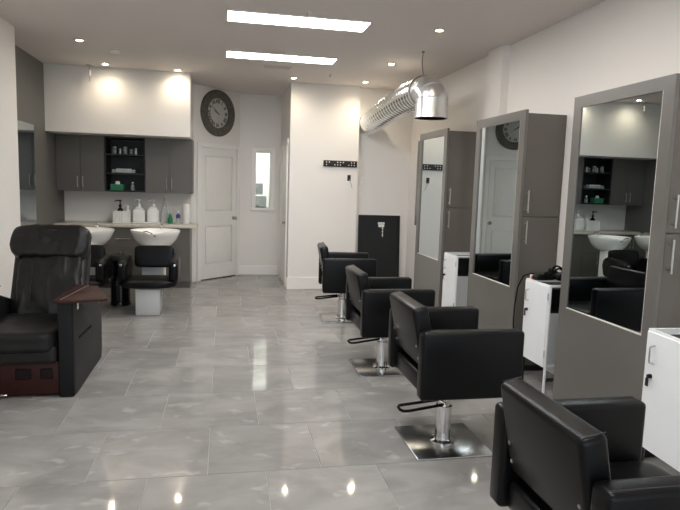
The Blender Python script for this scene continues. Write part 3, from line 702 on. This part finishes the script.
# hair tools heaped on trolley
t = thing('hair_clippers', 'heap of black cables and hair clippers on the white trolley', 'clippers', (2.50, 4.06, .823))
bm = NB()
random.seed(3)
def wig(n, r, h, sd):
    rnd = random.Random(sd); out = []
    for i in range(n):
        a = i * .75 + rnd.uniform(-.3, .3); q = r * (.55 + .45 * rnd.random())
        out.append(Vector((q * math.cos(a), q * .62 * math.sin(a), .010 + h * (1 - q / r * .7) * rnd.random())))
    res = []
    for i in range(len(out) - 1):
        for k in range(4): res.append(out[i].lerp(out[i + 1], k / 4))
    for _ in range(2): res = [res[0]] + [(res[i - 1] + res[i] * 2 + res[i + 1]) / 4 for i in range(1, len(res) - 1)] + [res[-1]]
    return res
tube(bm, wig(40, .13, .17, 1), .0065, 6); tube(bm, wig(34, .12, .20, 5), .007, 6); obj('cables', bm, 'rubber', t)
bm = NB(); soft(bm, -.17, .02, -.03, .03, .0, .05, n=(6, 6, 6), e=4, M=T(0, .07, .0)); obj('clipper_body', bm, 'black', t)
bm = NB(); soft(bm, -.06, .12, -.028, .028, .03, .08, n=(6, 6, 6), e=4, M=T(.0, -.05, .0) @ Matrix.Rotation(.4, 4, 'Z')); obj('dryer_body', bm, 'black', t)
t = thing('comb_clip', 'small orange and white clip at the corner of the white trolley', 'clip', (2.352, 4.16, .823))
obj('clip_body', B(-.012, .045, -.02, .02, 0, .024, bev=.004, seg=1), 'orange', t); obj('clip_tip', B(-.012, .02, .02, .035, 0, .035, bev=.003, seg=1), 'white_plastic', t)
bm = NB(); tube(bm, [Vector((2.60, 4.30, .835)), Vector((2.42, 4.32, .845)), Vector((2.345, 4.30, .83)), Vector((2.30, 4.30, .74)), Vector((2.285, 4.30, .58)), Vector((2.28, 4.29, .44)), Vector((2.30, 4.30, .34)), Vector((2.345, 4.33, .32)), Vector((2.45, 4.36, .36)), Vector((2.55, 4.38, .40))], .006, 8)
tag(obj('power_cable', bm, 'rubber'), 'black power cable hanging behind the white trolley with clippers', 'cable')
t = thing('hair_brush', 'black hair brush on the trolley beside the front chair', 'brush', (2.36, 2.46, .823))
bm = NB(); soft(bm, -.03, .03, -.05, .05, .0, .035, n=(6, 6, 6), e=3); obj('brush_head', bm, 'black', t)
bm = NB(); tube(bm, [(0, .05, .016), (0, .10, .015), (0, .125, .015)], [.009, .011, .009], 10); obj('brush_handle', bm, 'black', t)

# ================================================================== SALON CHAIRS (face +X)
def salon_chair(loc, rz, lab, lift=0.0, upper=(0, 0), frot=0.0):
    t = thing('salon_chair', lab, 'chair', loc, rz, 'black salon chairs in front of the mirrors')
    obj('base_plate', B(-.23, .23, -.23, .23, 0, .014, bev=.006, seg=2), 'plate_metal', t)
    bm = NB(); lathe(bm, [(0, .014), (.075, .014), (.075, .020), (.05, .028), (.047, .06), (.047, .23), (.036, .232), (.036, .345 + lift), (0, .345 + lift)], seg=28); col = obj('column', bm, 'chrome', t)
    bm = NB(); tube(bm, [(.0, -.03, .26), (-.04, -.10, .27), (-.10, -.12, .275)], .009, 8); lever = obj('pump_lever', bm, 'chrome', t)
    bm = NB(); pts = [(-.06, -.145, .288), (-.26, -.14, .258), (-.29, -.135, .256), (-.305, -.115, .257), (-.305, -.075, .258), (-.29, -.055, .26), (-.06, -.065, .288)]
    tube(bm, pts, .0085, 10); obj('lever_loop', bm, 'rubber', lever)
    bm = NB(); tube(bm, [(-.06, -.155, .285), (-.03, -.11, .275), (-.06, -.06, .285)], .009, 8); obj('lever_yoke', bm, 'chrome', lever)
    ux, uy = upper; dz = lift
    def P(nm, bm, m, par=None, ang=45):
        for v in bm.verts: v.co += Vector((ux, uy, dz))
        return obj(nm, bm, m, par or t, ang)
    bm = NB(); box(bm, -.16, .16, -.16, .16, .318, .34); P('swivel_plate', bm, 'black')
    for s in (-1, 1):
        y0, y1 = (-.34, -.25) if s < 0 else (.25, .34)
        bm = NB(); box(bm, -.278, .302, y0, y1, .34, .715, bev=.020, seg=3); a = P('armrest', bm, 'vinyl')
        bm = NB()
        yo = y0 + .020 if s < 0 else y1 - .020
        tube(bm, [(-.262, yo, .7148), (.286, yo, .7148)], .0018, 6); P('arm_seam', bm, 'seam', a)
    bm = NB(); box(bm, -.20, .28, -.25, .25, .345, .405); P('seat_frame', bm, 'black')
    bm = NB(); soft(bm, -.13, .325, -.248, .248, .40, .505, e=9, n=(12, 8, 8)); P('seat_cushion', bm, 'vinyl')
    bm = NB(); box(bm, -.25, -.175, -.25, .25, .345, .455, bev=.02, seg=3); P('rear_rail', bm, 'vinyl')
    M = T(-.185, 0, .465) @ Ry(-.20)
    bm = NB(); box(bm, -.055, .035, -.247, .247, .035, .375, bev=.024, seg=4, M=M); b = P('backrest', bm, 'vinyl')
    bm = NB()
    bm.free()
    for yy in (-.236, .236):
        bm = NB(); tube(bm, [M @ Vector((-.04, yy, .3738)), M @ Vector((.03, yy, .3738))], .0018, 6); P('back_seam', bm, 'seam', b)
    for s in (-1, 1):
        bm = NB(); yy = s * .2485
        box(bm, -.02, .02, min(yy, yy + s * .006), max(yy, yy + s * .006), .06, .20, M=M)
        P('back_bracket', bm, 'nickel', b)
        for z in (.09, .16):
            bm = NB(); lathe(bm, [(0, 0), (.007, 0), (.007, .004), (0, .005)], seg=10, M=M @ T(-.056, s * .21, z) @ Ry(-PI / 2)); P('screw', bm, 'nickel', b)
    return t
salon_chair((1.32, 6.45, 0), -.09, 'black salon chair in front of the leaning black panel', .005, (.03, .03))
salon_chair((1.30, 4.64, 0), 0, 'black salon chair standing between the other black chairs, second from the panel', -.005, (.03, .03))
salon_chair((1.29, 3.20, 0), 0, 'black salon chair facing the mirror that shows the clock, third from the panel', .03, (.022, .03))
salon_chair((1.26, 1.62, 0), 0, 'front black salon chair beside the trolley with the black key', .015, (.0, .0))

# ================================================================== RECESS AND BLOCK WALL
# black panel leaning in the recess
t = thing('black_panel', 'tall black framed panel leaning in the recess with torn white tape', 'panel', (2.26, 8.41, 0))
Ml = Rx(-.07)
PW, PH = .315, 1.08
bm = NB()
for a in ((-PW, PW, 0, .03, PH - .03, PH), (-PW, PW, 0, .03, 0, .04), (-PW, -PW + .03, 0, .03, .04, PH - .03), (PW - .03, PW, 0, .03, .04, PH - .03)): box(bm, *a, M=Ml)
obj('panel_frame', bm, 'black', t)
obj('panel_sheet', B(-PW + .03, PW - .03, .008, .026, .04, PH - .03, M=Ml), 'matte_black', t)
bm = NB(); 
for i in range(9):
    rnd = random.Random(i + 40); zz = .965 - i * .024; hw = .05 - .0045 * i if i < 3 else .012 + .006 * (i % 2)
    box(bm, .03 - hw + (0 if i < 3 else .03), .05 + hw * .6, .0055 + .0002 * i, .008, zz - .012, zz + .012 - .004 * (i % 2), M=Ml)
obj('torn_tape', bm, 'paper', t)
# tool rack on the block
t = thing('tool_rack', 'black wall rack with two rows of small holes', 'rack', (1.622, BY, 1.80))
obj('rack_body', B(-.242, .242, -.025, 0, -.043, .043, bev=.005, seg=2), 'matte_black', t)
for k in range(11):
    for r in (-1, 1):
        if (k * 7 + (r > 0) * 3) % 5 in (0, 1, 3):
            bm = NB(); lathe(bm, [(0, 0), (.009, 0), (.0085, .002), (0, .0025)], seg=10, M=T(-.20 + k * .04, -.025, r * .018) @ Rx(PI / 2)); obj('socket', bm, 'rim_trim', t)
t = thing('wall_outlet', 'small black wall outlet with a plug below the tool rack', 'outlet', (1.757, BY, 1.605))
obj('outlet_plate', B(-.024, .024, -.008, 0, -.042, .042, bev=.003, seg=1), 'matte_black', t)
obj('plug', B(-.012, .012, -.03, -.008, -.03, -.005, bev=.003, seg=1), 'black', t)
bm = NB(); tube(bm, [(0, -.03, -.02), (.015, -.035, -.06), (.035, -.03, -.10), (.04, -.02, -.13), (.05, -.015, -.14)], .004, 8); obj('cord', bm, 'nickel', t)
t = thing('light_switch', 'white light switch plate in the recess beside the outlet', 'switch', (1.965, 8.50, 1.57))
obj('switch_plate', B(-.038, .038, -.006, 0, -.058, .058, bev=.003, seg=1), 'trim', t); obj('rocker', B(-.016, .016, -.010, -.006, -.032, .032, bev=.002, seg=1), 'white_plastic', t)

# ---- clock on the angled wall
ck = thing('wall_clock', 'large round wall clock with dark wide frame and roman numerals', 'clock', (AW[0] + .7071 * .515, AW[1] + .7071 * .515, 2.52), PI / 4)
CR = .345
MC = Rx(PI / 2)
bm = NB(); lathe(bm, [(CR * .63, .004), (CR * .645, .03), (CR * .68, .038), (CR * .74, .032), (CR * .92, .044), (CR * .985, .034), (CR, .018), (CR, 0), (CR * .63, 0), (CR * .63, .004)], seg=56, M=MC); obj('clock_frame', bm, 'clock_frame', ck)
bm = NB(); lathe(bm, [(0, .004), (CR * .635, .004), (CR * .635, .001), (0, .001)], seg=48, M=MC); fc = obj('clock_face', bm, 'clock_face', ck)
NUM = ['XII', 'I', 'II', 'III', 'IIII', 'V', 'VI', 'VII', 'VIII', 'IX', 'X', 'XI']
for k, sx in enumerate(NUM):
    cu = bpy.data.curves.new('numeral', 'FONT'); cu.body = sx; cu.size = .074; cu.align_x = 'CENTER'; cu.align_y = 'CENTER'; cu.extrude = .0008; cu.offset = .002
    tmp = bpy.data.objects.new('numeral', cu); COL.objects.link(tmp)
    dg = bpy.context.evaluated_depsgraph_get(); me = bpy.data.meshes.new_from_object(tmp.evaluated_get(dg)); bpy.data.objects.remove(tmp)
    me.materials.clear(); me.materials.append(MATS['ink'])
    a = -2 * PI * k / 12; rr_ = CR * .50
    me.transform(T(-math.sin(a) * rr_, -.0055, math.cos(a) * rr_) @ Ry(-a) @ Rx(PI / 2))
    o = bpy.data.objects.new('numeral', me); COL.objects.link(o); o.parent = fc
def hand(nm, ang, ln, wd, yy):
    bm = NB(); prism(bm, [(-wd, -.04), (wd, -.04), (wd * 1.3, ln * .6), (0, ln), (-wd * 1.3, ln * .6)], 'Y', yy - .0015, yy, 0)
    bmesh.ops.transform(bm, matrix=Ry(math.radians(ang)), verts=bm.verts[:]); obj(nm, bm, 'ink', ck)
hand('hour_hand', -62, .10, .005, -.009); hand('minute_hand', -50, .165, .0035, -.012)
bm = NB(); lathe(bm, [(0, .015), (.009, .014), (.009, .004), (0, .004)], seg=14, M=MC); obj('hand_hub', bm, 'ink', ck)
